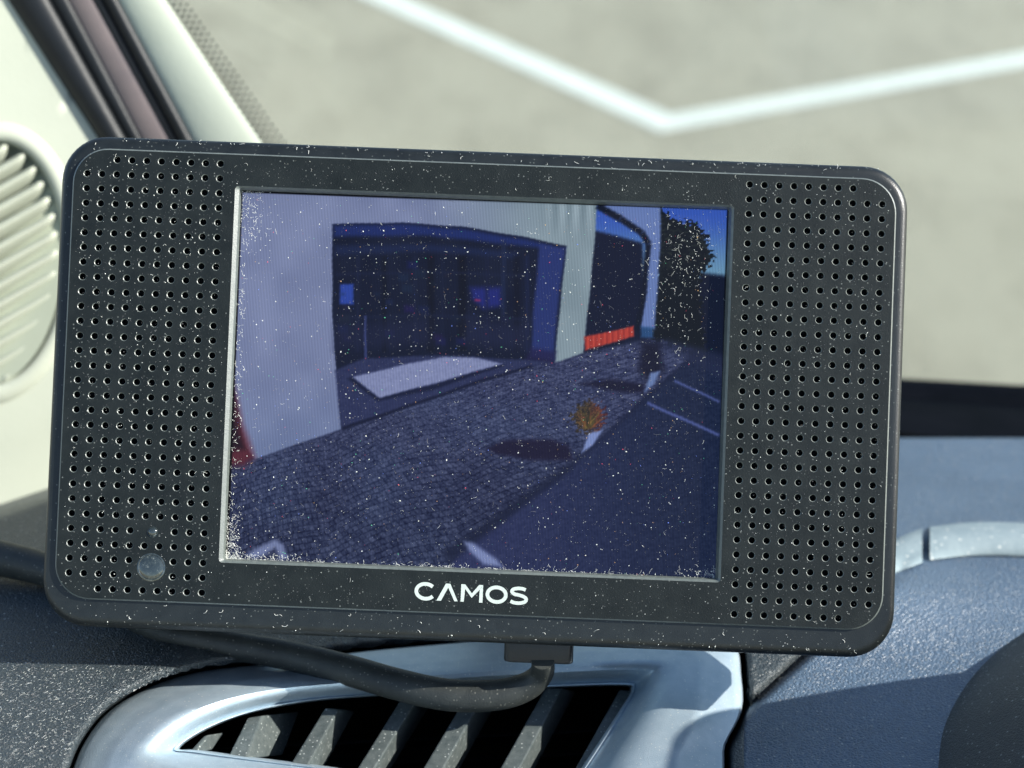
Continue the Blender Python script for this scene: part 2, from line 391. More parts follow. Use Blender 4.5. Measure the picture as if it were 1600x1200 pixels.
# panel: polar grid from the grille rim out to a frame
def seal_x(y): return 11 + 0.662 * y + 45
NP = 96; rs = []
for f in (0, .04, .1, .25, .45, .7, 1.0):
    ring = []
    for k in range(NP):
        q = 2 * math.pi * k / NP; x0, y0 = ell(q, 26)
        dx, dy = math.cos(q), math.sin(q); t = 1e9
        for lim, c, dd in ((-420, x0, dx), (330, x0, dx)):
            if dd * (lim - c) > 0: t = min(t, (lim - c) / dd)
        for lim in (-260, 900):
            if dy * (lim - y0) > 0: t = min(t, (lim - y0) / dy)
        x1, y1 = x0 + dx * t, y0 + dy * t
        x, y = x0 + (x1 - x0) * f, y0 + (y1 - y0) * f
        if x > seal_x(y): x = seal_x(y)
        off = 0.0022 * math.exp(-((y - 735 - 0.0 * x) / 14) ** 2) if f > 0.1 else 0
        ring.append(P(x, y, DS(x, y) + off))
    rs.append(ring)
V, Fc = rings(rs, cap0=False, cap1=False)
pn = mesh_obj('panel', V, Fc, M['cream'], side, smooth=True)
# moulded rim
rs = []
for k, dz in ((34, 0.0003), (30, -0.0004), (24, -0.0010), (14, -0.0012), (6, -0.0009), (2, -0.0002), (0, 0.0012), (-1, 0.008)):
    rs.append([P(*ell(2 * math.pi * j / NP, k), DS(*ell(2 * math.pi * j / NP, k)) + dz) for j in range(NP)])
V, Fc = rings(rs, cap0=False, cap1=False)
mesh_obj('grille_rim', V, Fc, M['cream'], side, smooth=True)
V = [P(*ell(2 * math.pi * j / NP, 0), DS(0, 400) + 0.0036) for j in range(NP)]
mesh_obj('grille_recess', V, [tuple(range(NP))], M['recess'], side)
def inside_ell(x, y):
    r = math.radians(4); X, Y = x - EC[0], y - EC[1]
    u = X * math.cos(r) + Y * math.sin(r); v = -X * math.sin(r) + Y * math.cos(r)
    return (u / (EA - 2)) ** 2 + (v / (EB - 2)) ** 2 < 1
SL = -0.56
for k in range(-2, 15):
    y0 = 206 + 30 * k
    pts = [x for x in range(-140, 120, 2) if inside_ell(x, y0 + SL * x)]
    if len(pts) < 8: continue
    xa, xb = pts[0], pts[-1]
    rs = []; n = 26
    for i in range(n + 1):
        x = xa + (xb - xa) * i / n; y = y0 + SL * x
        e = (xb - x); kk = min(1.0, math.sqrt(max(0.0, 1 - (1 - min(e, 16) / 16) ** 2)) + 0.02); 
        e2 = x - xa; kk *= min(1.0, math.sqrt(max(0.0, 1 - (1 - min(e2, 10) / 10) ** 2)) + 0.02)
        ring = []
        # louvre section: rounded nose in front, blade sloping back and down
        for (cy, cd) in ((-7, 0.0012), (-9, -0.0002), (-7.5, -0.0016), (-3, -0.0025), (2, -0.0023), (6, -0.0014), (11, -0.0002), (17, 0.0012), (21.5, 0.0030), (19, 0.0050), (9, 0.0040), (-1, 0.0022)):
            ring.append(P(x, y + cy * kk, DS(x, y) + 0.0016 + cd * kk))
        rs.append(ring)
    V, Fc = rings(rs)
    mesh_obj('slat', V, Fc, M['cream'], side, smooth=True, sharp=70)

# ---------------------------------------------------------------- pillar: seals, painted strip, cream trim
pil = empty('windscreen_pillar', P(300, 260, 0.42))
tag(pil, 'slanting windscreen pillar with black rubber seals, mauve metal strip and cream trim', 'pillar')
def band(name, xt, xb, wt, wb, d, mat, bulge, parent, n=12, dprof=None):
    """xt/xb left x at py=-160 / 340, wt/wb widths; section bulges towards the cabin"""
    rs = []
    for i in range(9):
        f = i / 8; py = -160 + 500 * f; x0 = xt + (xb - xt) * f; w = wt + (wb - wt) * f
        dd = d[0] + (d[1] - d[0]) * f; ring = []
        for k in range(n + 1):
            s = k / n; b = math.sin(math.pi * s) ** 0.6 * bulge
            ring.append(P(x0 + w * s, py, dd - b))
        ring.append(P(x0 + w, py, dd + 0.006)); ring.append(P(x0, py, dd + 0.006)); rs.append(ring)
    V, Fc = rings(rs); return mesh_obj(name, V, Fc, mat, parent, smooth=True, sharp=50)
D0 = (0.391, 0.413)
def lx(x0, x1, y): return x0 + (x1 - x0) * y / 213      # x on an edge given x at y=0 and y=213
def bandl(name, l, r, d, mat, bulge):
    band(name, lx(*l, -160), lx(*l, 340), lx(*r, -160) - lx(*l, -160), lx(*r, 340) - lx(*l, 340), d, mat, bulge, pil)
dd = lambda a: (D0[0] + a, D0[1] + a)
bandl('rubber_seal', (11, 151), (78, 196), dd(0.003), M['rubber'], 0.0022)
bandl('rubber_lip', (76, 194), (107, 219), dd(0.004), M['rubber'], 0.0010)
bandl('painted_strip', (103, 216), (146, 262), dd(0.0045), M['mauve'], 0.0006)
bandl('rubber_seal', (143, 259), (160, 274), dd(0.005), M['rubber'], 0.0010)
bandl('rubber_seal', (158, 272), (186, 299), dd(0.005), M['rubber'], 0.0016)
bandl('pillar_trim', (180, 294), (258, 402), dd(0.0052), M['pillar'], 0.0012)

# ---------------------------------------------------------------- windscreen
wsr = empty('windscreen', P(1500, 610, 0.60))
tag(wsr, 'clear windscreen pane with dotted grey border by the pillar and black lower edge', 'windscreen')
g0, g1, g2 = P(255, -20, 0.412), P(400, 215, 0.446), P(1600, 606, 0.515)
gn = (g1 - g0).cross(g2 - g0).normalized()
def on_glass(px, py, off=0.0):
    d = (CM.to_3x3() @ Vector(((px - 800) / F, (600 - py) / F, -1))); o = Vector((0, 0, CAMZ))
    n_ = gn if gn.dot(d) < 0 else -gn
    return o + d * ((g0 - o).dot(gn) / d.dot(gn)) + n_ * off
GP = [(60, -300), (520, 400), (700, 640), (1500, 660), (2200, 680), (2200, -300)]
V = [on_glass(*p) for p in GP] ; n_ = len(V)
th = gn * 0.004 * (1 if gn.y > 0 else -1)   # outward
V2 = V + [v + th for v in V]
mesh_obj('glass', V2, [tuple(range(n_)), tuple(range(2 * n_ - 1, n_ - 1, -1))] + [(i, (i + 1) % n_, n_ + (i + 1) % n_, n_ + i) for i in range(n_)], M['glass'], wsr)
V, Fc = [], []
for i in range(-20, 42):
    for j in range(4):
        y0_ = (i + (0.5 if j % 2 else 0)) * 9.4; x = lx(250, 400, y0_) + (6 + 8.4 * j) * 0.818; y = y0_ - (6 + 8.4 * j) * 0.575
        r = 4.2 - 0.5 * j
        c = len(V)
        for k in range(8):
            q = 2 * math.pi * k / 8; V.append(on_glass(x + r * math.cos(q), y + r * math.sin(q), 0.0003))
        Fc.append(tuple(range(c, c + 8)))
tag(mesh_obj('frit_dots', V, Fc, M['frit'], wsr), kind='stuff')
# black lower band with its rounded ledge
rs = []
for px in range(500, 2300, 60):
    t = (px - 1420) / 180
    yt = 592 + 10 * t; yb = 678 + 14 * t; ring = []
    for f, d in ((0.0, 0.508), (0.03, 0.500), (0.12, 0.496), (0.36, 0.493), (0.42, 0.487), (0.55, 0.478), (0.8, 0.466), (1.0, 0.458), (1.15, 0.463)):
        ring.append(P(px, yt + (yb - yt) * f, d))
    ring += [P(px, yb + 60, 0.48), P(px, yt + 8, 0.53)]
    rs.append(ring)
V, Fc = rings(rs); mesh_obj('lower_seal', V, Fc, M['blackband'], wsr, smooth=True, sharp=40)

# ================================================================ the monitor
RX, RY, RZ = -0.02549682, -0.00424702, -0.0395351
MR = (Matrix.Rotation(RZ, 4, 'Z') @ Matrix.Rotation(RY, 4, 'Y') @ Matrix.Rotation(RX, 4, 'X'))
MM = CM @ Matrix.Translation((-0.00627642, -0.00074385, -0.302)) @ MR
base_m = MM @ Matrix.Translation((0, -0.0449, 0))
mon = empty('rear_view_monitor', None, base_m)
tag(mon, 'black rectangular dashboard monitor with perforated speaker fields showing a camera picture', 'monitor')
BY = 44.9
mm = 0.001
def ml(x, y, z): return Vector((x * mm, (y + BY) * mm, z * mm))      # monitor millimetres -> child space
MI = MM.inverted()
def pixmm(px, py, z=0.7):
    """photo pixel -> millimetres on the monitor plane z"""
    o = MI @ Vector((0, 0, CAMZ)); d = MI.to_3x3() @ (CM.to_3x3() @ Vector(((px - 800) / F, (600 - py) / F, -1)))
    t = (z * mm - o.z) / d.z; q = o + d * t; return q.x * 1000, q.y * 1000
def mobj(name, V, Fc, mat, smooth=False, sharp=None, parent=None):
    return mesh_obj(name, V, Fc, mat, parent or mon, smooth, True, sharp)
def rrect(x0, x1, y0, y1, r, n=10):
    out = []
    for cx, cy, a in ((x1 - r, y1 - r, 0), (x0 + r, y1 - r, 90), (x0 + r, y0 + r, 180), (x1 - r, y0 + r, 270)):
        for k in range(n + 1):
            q = math.radians(a + 90 * k / n); out.append((cx + r * math.cos(q), cy + r * math.sin(q)))
    return out
# case
inn = rrect(-73.1, 73.1, -39.9, 39.9, 6.2); outr = rrect(-75.4, 75.4, -44.95, 42.3, 8.0)
mid = rrect(-74.6, 74.5, -44.0, 41.7, 7.4)
rs = [[ml(x, y, -2.0) for x, y in inn], [ml(x, y, 0.0) for x, y in inn]]
for t in (0.30, 0.50, 0.62, 0.72, 0.80, 0.87, 0.93, 0.97, 1.0):
    ring = []
    for a, b in zip(inn, outr):
        gap = math.hypot(a[0] - b[0], a[1] - b[1]); e = (1 - t) * gap; r_ = 1.7
        z = -(r_ - math.sqrt(max(0, r_ * r_ - max(0, r_ - e) ** 2)))
        ring.append(ml(a[0] + (b[0] - a[0]) * t, a[1] + (b[1] - a[1]) * t, z))
    rs.append(ring)
rs.append([ml(x, y, -2.6) for x, y in outr])
sh = lambda k: rrect(-75.4 + k, 75.4 - k, -44.95 + k, 42.3 - k, 8.0 - k * .5)
rs.append([ml(x, y, -3.0) for x, y in sh(0.0)])
for k, z in ((0.25, -3.2), (0.25, -3.7), (0.0, -3.9), (0.4, -14), (1.5, -17.5), (4, -19.5), (7.5, -20)):
    rs.append([ml(x, y, z) for x, y in sh(k)])
V, Fc = rings(rs, cap0=True, cap1=True); mobj('case', V, Fc, M['case'], True, 38)
# faceplate with real perforations
p = 2.6165; D = 93.81; HR = 0.58; NH = 12
holes = []
for r in range(1, 31):
    for c in range(1, 11):
        x = (c - 10) * p - D / 2; y = (15.5 - r) * p
        if r in (1, 30) and c < 3: continue
        if r == 26 and c in (6, 7): continue
        if r in (28, 29) and c in (6, 7): continue
        holes.append((x, y))
    for c in range(1, 11):
        if r in (1, 30) and c > 8: continue
        holes.append((D / 2 + (c - 1) * p, (15.5 - r) * p))
LED = (-56.0, -27.62); BTN = (-56.0, -33.83)
ZP = 0.7
op = rrect(-44.15, 44.3, -32.5, 34.15, 0.7, 4); po = rrect(-72.75, 72.75, -39.65, 39.65, 6.0)
pts2, edges, cons = [], [], []
def loop2(l):
    s = len(pts2); pts2.extend([Vector(q) for q in l]); n = len(l); edges.extend([(s + i, s + (i + 1) % n) for i in range(n)]); return list(range(s, s + n))
circ = lambda x, y, r, n=NH: [(x + r * math.cos(2 * math.pi * k / n), y + r * math.sin(2 * math.pi * k / n)) for k in range(n)]
L_outer = loop2(po); L_open = loop2(op); hl = [loop2(circ(x, y, HR + 0.11)) for x, y in holes]
res = delaunay_2d_cdt(pts2, edges, [L_outer, L_open] + hl, 0, 1e-5)
ov, oe, of, ovo, oeo, ofo = res
keep = [f for f, src in zip(of, ofo) if set(src) == {0}]
V = [ml(v.x, v.y, ZP) for v in ov]; Fc = [tuple(f) for f in keep]
def wall(l0, z0, l1, z1):
    s = len(V); n = len(l0)
    V.extend([ml(a[0], a[1], z0) for a in l0]); V.extend([ml(a[0], a[1], z1) for a in l1])
    for i in range(n): Fc.append((s + i, s + (i + 1) % n, s + n + (i + 1) % n, s + n + i))
EF = set()
for x, y in holes:
    e0 = len(Fc); wall(circ(x, y, HR + 0.11), ZP, circ(x, y, HR), ZP - 0.10); EF.update(range(e0, len(Fc))); wall(circ(x, y, HR), ZP - 0.10, circ(x, y, HR - 0.02), -1.3)
po2 = rrect(-73.0, 73.0, -39.9, 39.9, 6.2)
e0 = len(Fc); wall(po, ZP, po2, ZP - 0.22); EF.update(range(e0, len(Fc))); wall(po2, ZP - 0.25, po2, -0.6)
op2 = rrect(-43.45, 43.9, -32.1, 33.85, 0.4, 4); op3 = rrect(-43.3, 43.55, -31.9, 33.6, 0.3, 4)
fp = mobj('faceplate', V, Fc, M['faceplate']); fp.data.materials.append(M['edge'])
assert len(fp.data.polygons) == len(Fc)
for i in EF: fp.data.polygons[i].material_index = 1
# bezel slope round the display, a strip of its own
V, Fc = [], []
wall(op, ZP, op2, ZP - 0.40); wall(op2, ZP - 0.40, op3, -0.9); wall(op3, -0.9, op3, -1.6)
mobj('display_surround', V, Fc, M['edge'])
# dark speaker cloth behind the perforations
for x0, x1 in ((-72, -45), (45, 72)):
    V = [ml(x0, -39, -1.25), ml(x1, -39, -1.25), ml(x1, 39, -1.25), ml(x0, 39, -1.25)]
    mobj('speaker_cloth', V, [(0, 1, 2, 3)], M['inside'])
# display: picture drawn point by point
SX0, SX1, SY0, SY1, ZS = -43.4, 43.7, -32.3, 33.8, -1.2
GW, GH = 540, 410
gx = np.linspace(SX0, SX1, GW); gy = np.linspace(SY0, SY1, GH); GX, GY = np.meshgrid(gx, gy)
Rm = np.array(MR.to_3x3()); tv = np.array([-0.00627642, -0.00074385, -0.302])
loc = np.stack([GX * mm, GY * mm, np.full_like(GX, ZS * mm)], -1) @ Rm.T + tv
PX = 800 + F * loc[..., 0] / -loc[..., 2]; PY = 600 - F * loc[..., 1] / -loc[..., 2]
U = (PX - 350) * 1.875; W = (PY - 280) * 1.875          # drawing units
U, W = U + 0.7 * np.sin(W / 23.0 + U / 31) + 0.5 * np.sin(W / 2.9 + U / 5.0), W + 0.7 * np.sin(U / 27.0) + 0.5 * np.sin(U / 3.1 + W / 6)
def srgb(c): 
    c = np.asarray(c, float) / 255; return np.where(c <= 0.04045, c / 12.92, ((c + 0.055) / 1.055) ** 2.4)
img = np.zeros(U.shape + (3,)); img[:] = (32, 36, 66)
def vnoise(sx, sy, seed):
    r = np.random.default_rng(seed); n = 256; t = r.random((n, n)); x = U / sx; y = W / sy
    xi = np.floor(x).astype(int); yi = np.floor(y).astype(int); fx = x - xi; fy = y - yi; fx = fx * fx * (3 - 2 * fx); fy = fy * fy * (3 - 2 * fy)
    g = lambda a, b: t[(yi + b) % n, (xi + a) % n]
    return (g(0, 0) * (1 - fx) + g(1, 0) * fx) * (1 - fy) + (g(0, 1) * (1 - fx) + g(1, 1) * fx) * fy
def paint(poly, col, soft=3.5, alpha=1.0):
    soft = soft * 1.9; m = smoothstep(soft, -soft, sdist(U, W, poly))[..., None] * alpha
    col = np.asarray(col, float)
    img[:] = img * (1 - m) + col * m
n1 = vnoise(60, 60, 1); n2 = vnoise(7, 5, 2); n3 = vnoise(3, 3, 3); n4 = vnoise(150, 120, 4)
# cobbles and asphalt
cob = [(0, 860), (90, 820), (345, 735), (560, 660), (760, 590), (930, 540), (1060, 505), (1200, 470), (1300, 470), (1370, 520), (1230, 640), (1010, 850), (690, 1090), (640, 1170), (0, 1170)]
ang = W - 0.10 * (U - 500) + 14 * np.sin(U / 90.0)
ua = (U - 60) * 0.96 - (W - 700) * 0.28; wa = (W - 500) + 0.34 * (U - 500) + 24 * np.abs(np.sin(U / 120.0 + 0.6)) * smoothstep(520, 700, W)
rowp = np.sqrt(np.clip(wa + 150, 1, None)) * 7.5; ri = np.floor(rowp / 2.6)
colp = ua / (0.55 + np.clip(wa, 0, 700) / 700.0) / 13.0 + (ri % 2) * 0.5 + 0.9 * np.sin(ri * 12.9898)
h_ = np.sin(np.floor(colp) * 127.1 + ri * 311.7) * 43758.5453; tone = h_ - np.floor(h_)
joint = np.minimum(np.abs(colp - np.floor(colp) - .5), np.abs(rowp / 2.6 - ri - .5))
cobble = 0.5 + 0.34 * (tone - 0.5) + 0.42 * (smoothstep(0.5, 0.30, np.maximum(np.abs(colp - np.floor(colp) - .5), np.abs(rowp / 2.6 - ri - .5))) - 0.6) + 0.5 * (n2 - 0.5) + 0.35 * (n3 - 0.5)
cc = np.array([37, 43, 71]) + (cobble[..., None] - 0.5) * np.array([58, 60, 62]) + (n4[..., None] - 0.5) * np.array([10, 14, 16]) + smoothstep(1100, 500, W)[..., None] * np.array([14, 14, 18])
paint(cob, cc, 3)
road = [(1370, 520), (1230, 640), (1010, 850), (690, 1090), (640, 1170), (1500, 1180), (1500, 520)]
fade = smoothstep(700, 1500, U)[..., None]
rc = np.array([38, 43, 80]) * (1 - fade) + np.array([20, 28, 54]) * fade + (n2[..., None] - 0.5) * 14
paint(road, rc, 3)
for a, b, w_, al in (((1385, 505), (1010, 845), 9, .55), ((1010, 845), (650, 1110), 20, .75)):
    dx, dy = b[0] - a[0], b[1] - a[1]; l = math.hypot(dx, dy); nx_, ny_ = -dy / l * w_, dx / l * w_
    paint([(a[0] + nx_ * .6, a[1] + ny_ * .6), (b[0] + nx_, b[1] + ny_), (b[0] - nx_, b[1] - ny_), (a[0] - nx_ * .6, a[1] - ny_ * .6)], (16, 20, 44), 6, al)
# upper picture: sky, trees, far wing
paint([(1080, 40), (1500, 40), (1500, 300), (1080, 300)], np.array([48, 80, 172]) + smoothstep(90, 290, W)[..., None] * np.array([52, 62, 0]), 2)
paint([(1080, 150), (1150, 165), (1225, 188), (1240, 470), (1050, 510)], (13, 17, 38), 4)
paint([(1395, 275), (1500, 285), (1500, 560), (1370, 520)], (9, 14, 34), 5)
tree = [(1270, 60), (1300, 105), (1340, 125), (1385, 130), (1415, 165), (1420, 200), (1435, 230), (1420, 260), (1395, 290), (1400, 420), (1420, 520), (1300, 480), (1250, 470), (1270, 250)]
tw = sdist(U, W, tree) + (n2 - 0.5) * 26
m = smoothstep(3, -3, tw)[..., None]; img[:] = img * (1 - m) + (np.array([10, 14, 20]) + np.clip(n2 - 0.45, 0, 1)[..., None] * smoothstep(420, 150, W)[..., None] * np.array([50, 52, 34])) * m
paint([(1180, 478), (1300, 470), (1480, 520), (1480, 600), (1380, 540), (1300, 500)], (30, 35, 62), 8, .8)
# house wall
stripe = (np.sin(U / 6.5) * smoothstep(900, 1000, U) * smoothstep(200, 80, W))[..., None] * 16
wc = np.array([118, 127, 162]) + (n1[..., None] - 0.5) * 14 + smoothstep(500, 1000, U)[..., None] * np.array([10, 18, -8]) + stripe - smoothstep(500, 900, W)[..., None] * np.array([16, 12, 10])
paint([(30, 30), (1095, 60), (1085, 190), (1070, 350), (1052, 510), (965, 538), (975, 420), (1000, 200), (880, 170), (700, 140), (520, 128), (318, 132), (320, 420), (332, 600), (342, 732), (90, 820), (60, 780), (28, 600)], wc, 2.2)
paint([(318, 132), (520, 128), (700, 140), (880, 170), (1003, 195), (968, 538), (700, 560), (330, 560), (318, 400)], np.array([12, 17, 38]) + (n1[..., None] - 0.5) * 8, 2.2)
paint([(322, 136), (520, 132), (700, 146), (880, 176), (960, 195), (960, 205), (820, 190), (600, 165), (322, 168)], (25, 40, 105), 5, .8)
paint([(325, 195), (600, 190), (860, 215), (860, 232), (600, 212), (325, 222)], (20, 30, 66), 6, .8)
paint([(925, 190), (1000, 200), (975, 400), (966, 530), (900, 520), (905, 400)], (34, 46, 104), 4, .95)
paint([(898, 495), (972, 505), (966, 540), (880, 535)], (26, 22, 62), 6, .8)
paint([(340, 308), (380, 308), (380, 368), (340, 366)], (38, 62, 150), 3)
paint([(722, 318), (812, 316), (812, 370), (760, 380), (728, 350)], (28, 34, 112), 7, .9)
paint([(735, 352), (752, 352), (752, 358), (735, 358)], (150, 40, 80), 2, .8)
paint([(814, 180), (826, 180), (824, 400), (812, 400)], (24, 34, 66), 4, .7)
for x_, w_, c_, al in ((392, 5, (22, 28, 56), .6), (470, 7, (6, 9, 22), .7), (560, 4, (24, 30, 58), .5), (606, 10, (7, 9, 22), .8), (640, 4, (20, 26, 52), .5), (698, 12, (6, 8, 20), .8), (770, 5, (18, 22, 50), .6), (858, 9, (7, 9, 24), .7), (888, 5, (22, 30, 66), .6)):
    paint([(x_ - w_, 225), (x_ + w_, 225), (x_ + w_, 505), (x_ - w_, 505)], c_, 4, al)
for y_ in (268, 395): paint([(328, y_ + 8), (600, y_), (900, y_ + 12), (900, y_ + 20), (600, y_ + 7), (328, y_ + 15)], (20, 26, 54), 4, .6)
for k_ in range(26):
    a_, b_ = rng.uniform(330, 890), rng.uniform(240, 490); c_ = rng.uniform(8, 34); paint([(a_, b_), (a_ + c_, b_ + 2), (a_ + c_, b_ + c_ * .8), (a_, b_ + c_ * .7)], (rng.uniform(12, 34), rng.uniform(16, 36), rng.uniform(34, 84)), 4, .55)
paint([(325, 430), (600, 410), (610, 480), (325, 500)], (24, 28, 56), 12, .6)
paint([(710, 410), (895, 430), (880, 500), (700, 480)], (28, 32, 62), 14, .6)
paint([(411, 400), (417, 400), (418, 525), (411, 525)], (58, 66, 120), 2, .8)
# forecourt step and pale ramp
paint([(325, 560), (410, 525), (640, 515), (800, 525), (960, 535), (760, 585), (560, 655), (345, 728), (335, 640)], np.array([38, 43, 78]) + (n2[..., None] - 0.5) * 10, 3)
paint([(345, 726), (560, 654), (760, 584), (900, 545), (905, 552), (765, 592), (560, 663), (348, 736)], (13, 16, 40), 2.5, .9)
paint([(360, 585), (375, 580), (450, 636), (600, 605), (812, 540), (820, 546), (610, 618), (450, 650)], (14, 18, 44), 3, .9)
paint([(378, 580), (520, 545), (645, 520), (740, 524), (815, 540), (610, 600), (455, 640)], np.array([124, 131, 170]) + (n2[..., None] - 0.5) * 14, 2.5)
# side wing: gutter pipe and white post, red planting
paint([(1100, 60), (1280, 60), (1278, 200), (1262, 440), (1222, 435), (1240, 300), (1240, 190), (1225, 150), (1105, 85)], (98, 118, 172), 3)
for a, b, w_ in (((1095, 78), (1160, 115), 10), ((1160, 115), (1225, 158), 9), ((1225, 158), (1243, 190), 9), ((1243, 190), (1230, 330), 8), ((1230, 330), (1210, 445), 8)):
    dx, dy = b[0] - a[0], b[1] - a[1]; l = math.hypot(dx, dy); nx_, ny_ = -dy / l * w_, dx / l * w_
    paint([(a[0] + nx_, a[1] + ny_), (b[0] + nx_, b[1] + ny_), (b[0] - nx_, b[1] - ny_), (a[0] - nx_, a[1] - ny_)], (10, 14, 30), 3)
paint([(1222, 432), (1258, 434), (1256, 465), (1222, 465)], (40, 80, 130), 3, .8)
paint([(1055, 462), (1200, 430), (1202, 460), (1058, 502)], np.array([168, 54, 44]) + np.sin(U / 2.6)[..., None] * np.array([16, 9, 5]), 2.5)
# plant pots and shadows
paint([(770, 790), (820, 765), (960, 762), (1010, 780), (1020, 822), (900, 824), (800, 805)], (20, 14, 38), 5, .9)
paint([(1040, 600), (1130, 585), (1230, 600), (1230, 628), (1150, 622)], (16, 14, 36), 5, .9)
paint([(1225, 480), (1275, 480), (1290, 560), (1240, 590), (1215, 560)], (14, 13, 30), 9, .85)
paint([(1250, 568), (1278, 562), (1258, 602), (1232, 625)], (98, 118, 165), 3)
pl_ = [(1020, 700), (1035, 665), (1070, 645), (1100, 660), (1112, 700), (1095, 735), (1065, 745), (1035, 735)]
tw = sdist(U, W, pl_) + (n2 - .5) * 34 + (n3 - .5) * 22; m = smoothstep(5, -5, tw)[..., None]
img[:] = img * (1 - m) + (np.array([54, 44, 34]) + (n3[..., None] - .4) * np.array([80, 58, 24]) + smoothstep(1060, 1110, U)[..., None] * np.array([30, -4, 0])) * m
for k_ in range(34):
    a_ = rng.uniform(-2.7, -0.4); r_ = rng.uniform(30, 62); x_, y_ = 1066 + rng.uniform(-10, 10), 728
    ex, ey = x_ + math.cos(a_) * r_, y_ + math.sin(a_) * r_ * 1.15
    paint([(x_ - 3, y_), (ex, ey), (x_ + 3, y_ + 2)], [(120, 96, 44), (70, 66, 34), (128, 62, 40), (34, 32, 26)][k_ % 4], 1.2, .8)
paint([(1068, 745), (1108, 735), (1080, 780), (1048, 802)], (120, 136, 188), 3)
# bay lines and bumper glints
for a, b, w_ in (((1240, 656), (1340, 700), 4), ((1340, 700), (1450, 750), 4), ((1320, 590), (1450, 652), 3)):
    dx, dy = b[0] - a[0], b[1] - a[1]; l = math.hypot(dx, dy); nx_, ny_ = -dy / l * w_, dx / l * w_
    paint([(a[0] + nx_, a[1] + ny_), (b[0] + nx_, b[1] + ny_), (b[0] - nx_, b[1] - ny_), (a[0] - nx_, a[1] - ny_)], (84, 96, 160), 2.5, .8)
paint([(703, 1062), (730, 1066), (800, 1115), (815, 1135), (760, 1128), (720, 1090)], (128, 140, 186), 5, .9)
paint([(65, 1100), (100, 1078), (150, 1055), (175, 1070), (185, 1110), (165, 1115), (150, 1080), (120, 1100), (90, 1112)], (120, 130, 170), 5, .9)
# red fringe at the lens edge
paint([(0, 560), (24, 590), (55, 720), (90, 815), (60, 840), (0, 840)], (96, 30, 36), 9, .8); paint([(0, 560), (20, 620), (40, 720), (60, 790), (0, 800)], (24, 10, 18), 8, .9)
# black border of the panel outside the active picture
act = sdist(PX, PY, [(379, 301), (1136, 328), (1119, 903), (356, 876)]); img *= smoothstep(1.2, -1.2, act)[..., None]
img = np.clip(img * 0.95 + np.array([5, 7, 9]) * (act < 0)[..., None], 0, 255)  # pale haze veil added into the picture colours
lin = srgb(img) / 2 ** EXPO
V = np.stack([GX * mm, (GY + BY) * mm, np.full_like(GX, ZS * mm)], -1).reshape(-1, 3)
idx = np.arange(GW * GH).reshape(GH, GW); q = np.stack([idx[:-1, :-1], idx[:-1, 1:], idx[1:, 1:], idx[1:, :-1]], -1).reshape(-1, 4)
me = bpy.data.meshes.new('display')
me.vertices.add(len(V)); me.vertices.foreach_set('co', V.ravel()); me.loops.add(q.size); me.loops.foreach_set('vertex_index', q.ravel())
me.polygons.add(len(q)); me.polygons.foreach_set('loop_start', np.arange(0, q.size, 4)); me.polygons.foreach_set('loop_total', np.full(len(q), 4)); me.update(calc_edges=True)
ca = me.color_attributes.new('picture', 'FLOAT_COLOR', 'POINT'); ca.data.foreach_set('color', np.concatenate([lin.reshape(-1, 3), np.ones((GW * GH, 1))], 1).ravel())
dm, N, L, B = new_mat('lcd_display')
at = N.new('ShaderNodeAttribute'); at.attribute_name = 'picture'
wv = N.new('ShaderNodeTexWave'); wv.wave_type = 'BANDS'; wv.bands_direction = 'X'; wv.inputs['Scale'].default_value = 0.314 / 0.27e-3
L.new(coords(N, L, 1.0), wv.inputs['Vector'])
rr = N.new('ShaderNodeMapRange'); rr.inputs[3].default_value = 0.72; rr.inputs[4].default_value = 1.28; L.new(wv.outputs['Fac'], rr.inputs[0])
vm = N.new('ShaderNodeVectorMath'); vm.operation = 'SCALE'; L.new(at.outputs['Color'], vm.inputs[0]); L.new(rr.outputs[0], vm.inputs['Scale'])
B.inputs['Base Color'].default_value = (0.003, 0.003, 0.004, 1); B.inputs['Roughness'].default_value = 0.3; B.inputs['Specular IOR Level'].default_value = 0.10
L.new(vm.outputs[0], B.inputs['Emission Color']); B.inputs['Emission Strength'].default_value = 1.0
me.materials.append(dm)
disp = bpy.data.objects.new('display', me); C.objects.link(disp); disp.parent = mon
tag(disp, 'lit screen showing a white building, cobbled forecourt and plant pots in blue tint')
# infrared window and status lamp
def dome(name, c, r, hgt, ring_r, mat):
    rs = []
    for k, z in ((ring_r, -0.5), (ring_r, 0.02), (ring_r - 0.04 * r, 0.10), (1.0 - .10, 0.10), (0.86, 0.02), (0.80, hgt * .35), (0.6, hgt * .7), (0.3, hgt * .93), (0.05, hgt)):
        rs.append([ml(c[0] + r * k * math.cos(2 * math.pi * j / 40), c[1] + r * k * math.sin(2 * math.pi * j / 40), ZP + z) for j in range(40)])
    V, Fc = rings(rs, cap0=False); return mobj(name, V, Fc, mat, True, 50)
dome('infrared_window', BTN, 2.5, 0.28, 1.0, M['lens'])
dome('status_lamp', LED, 0.95, 0.40, 1.0, M['lens'])
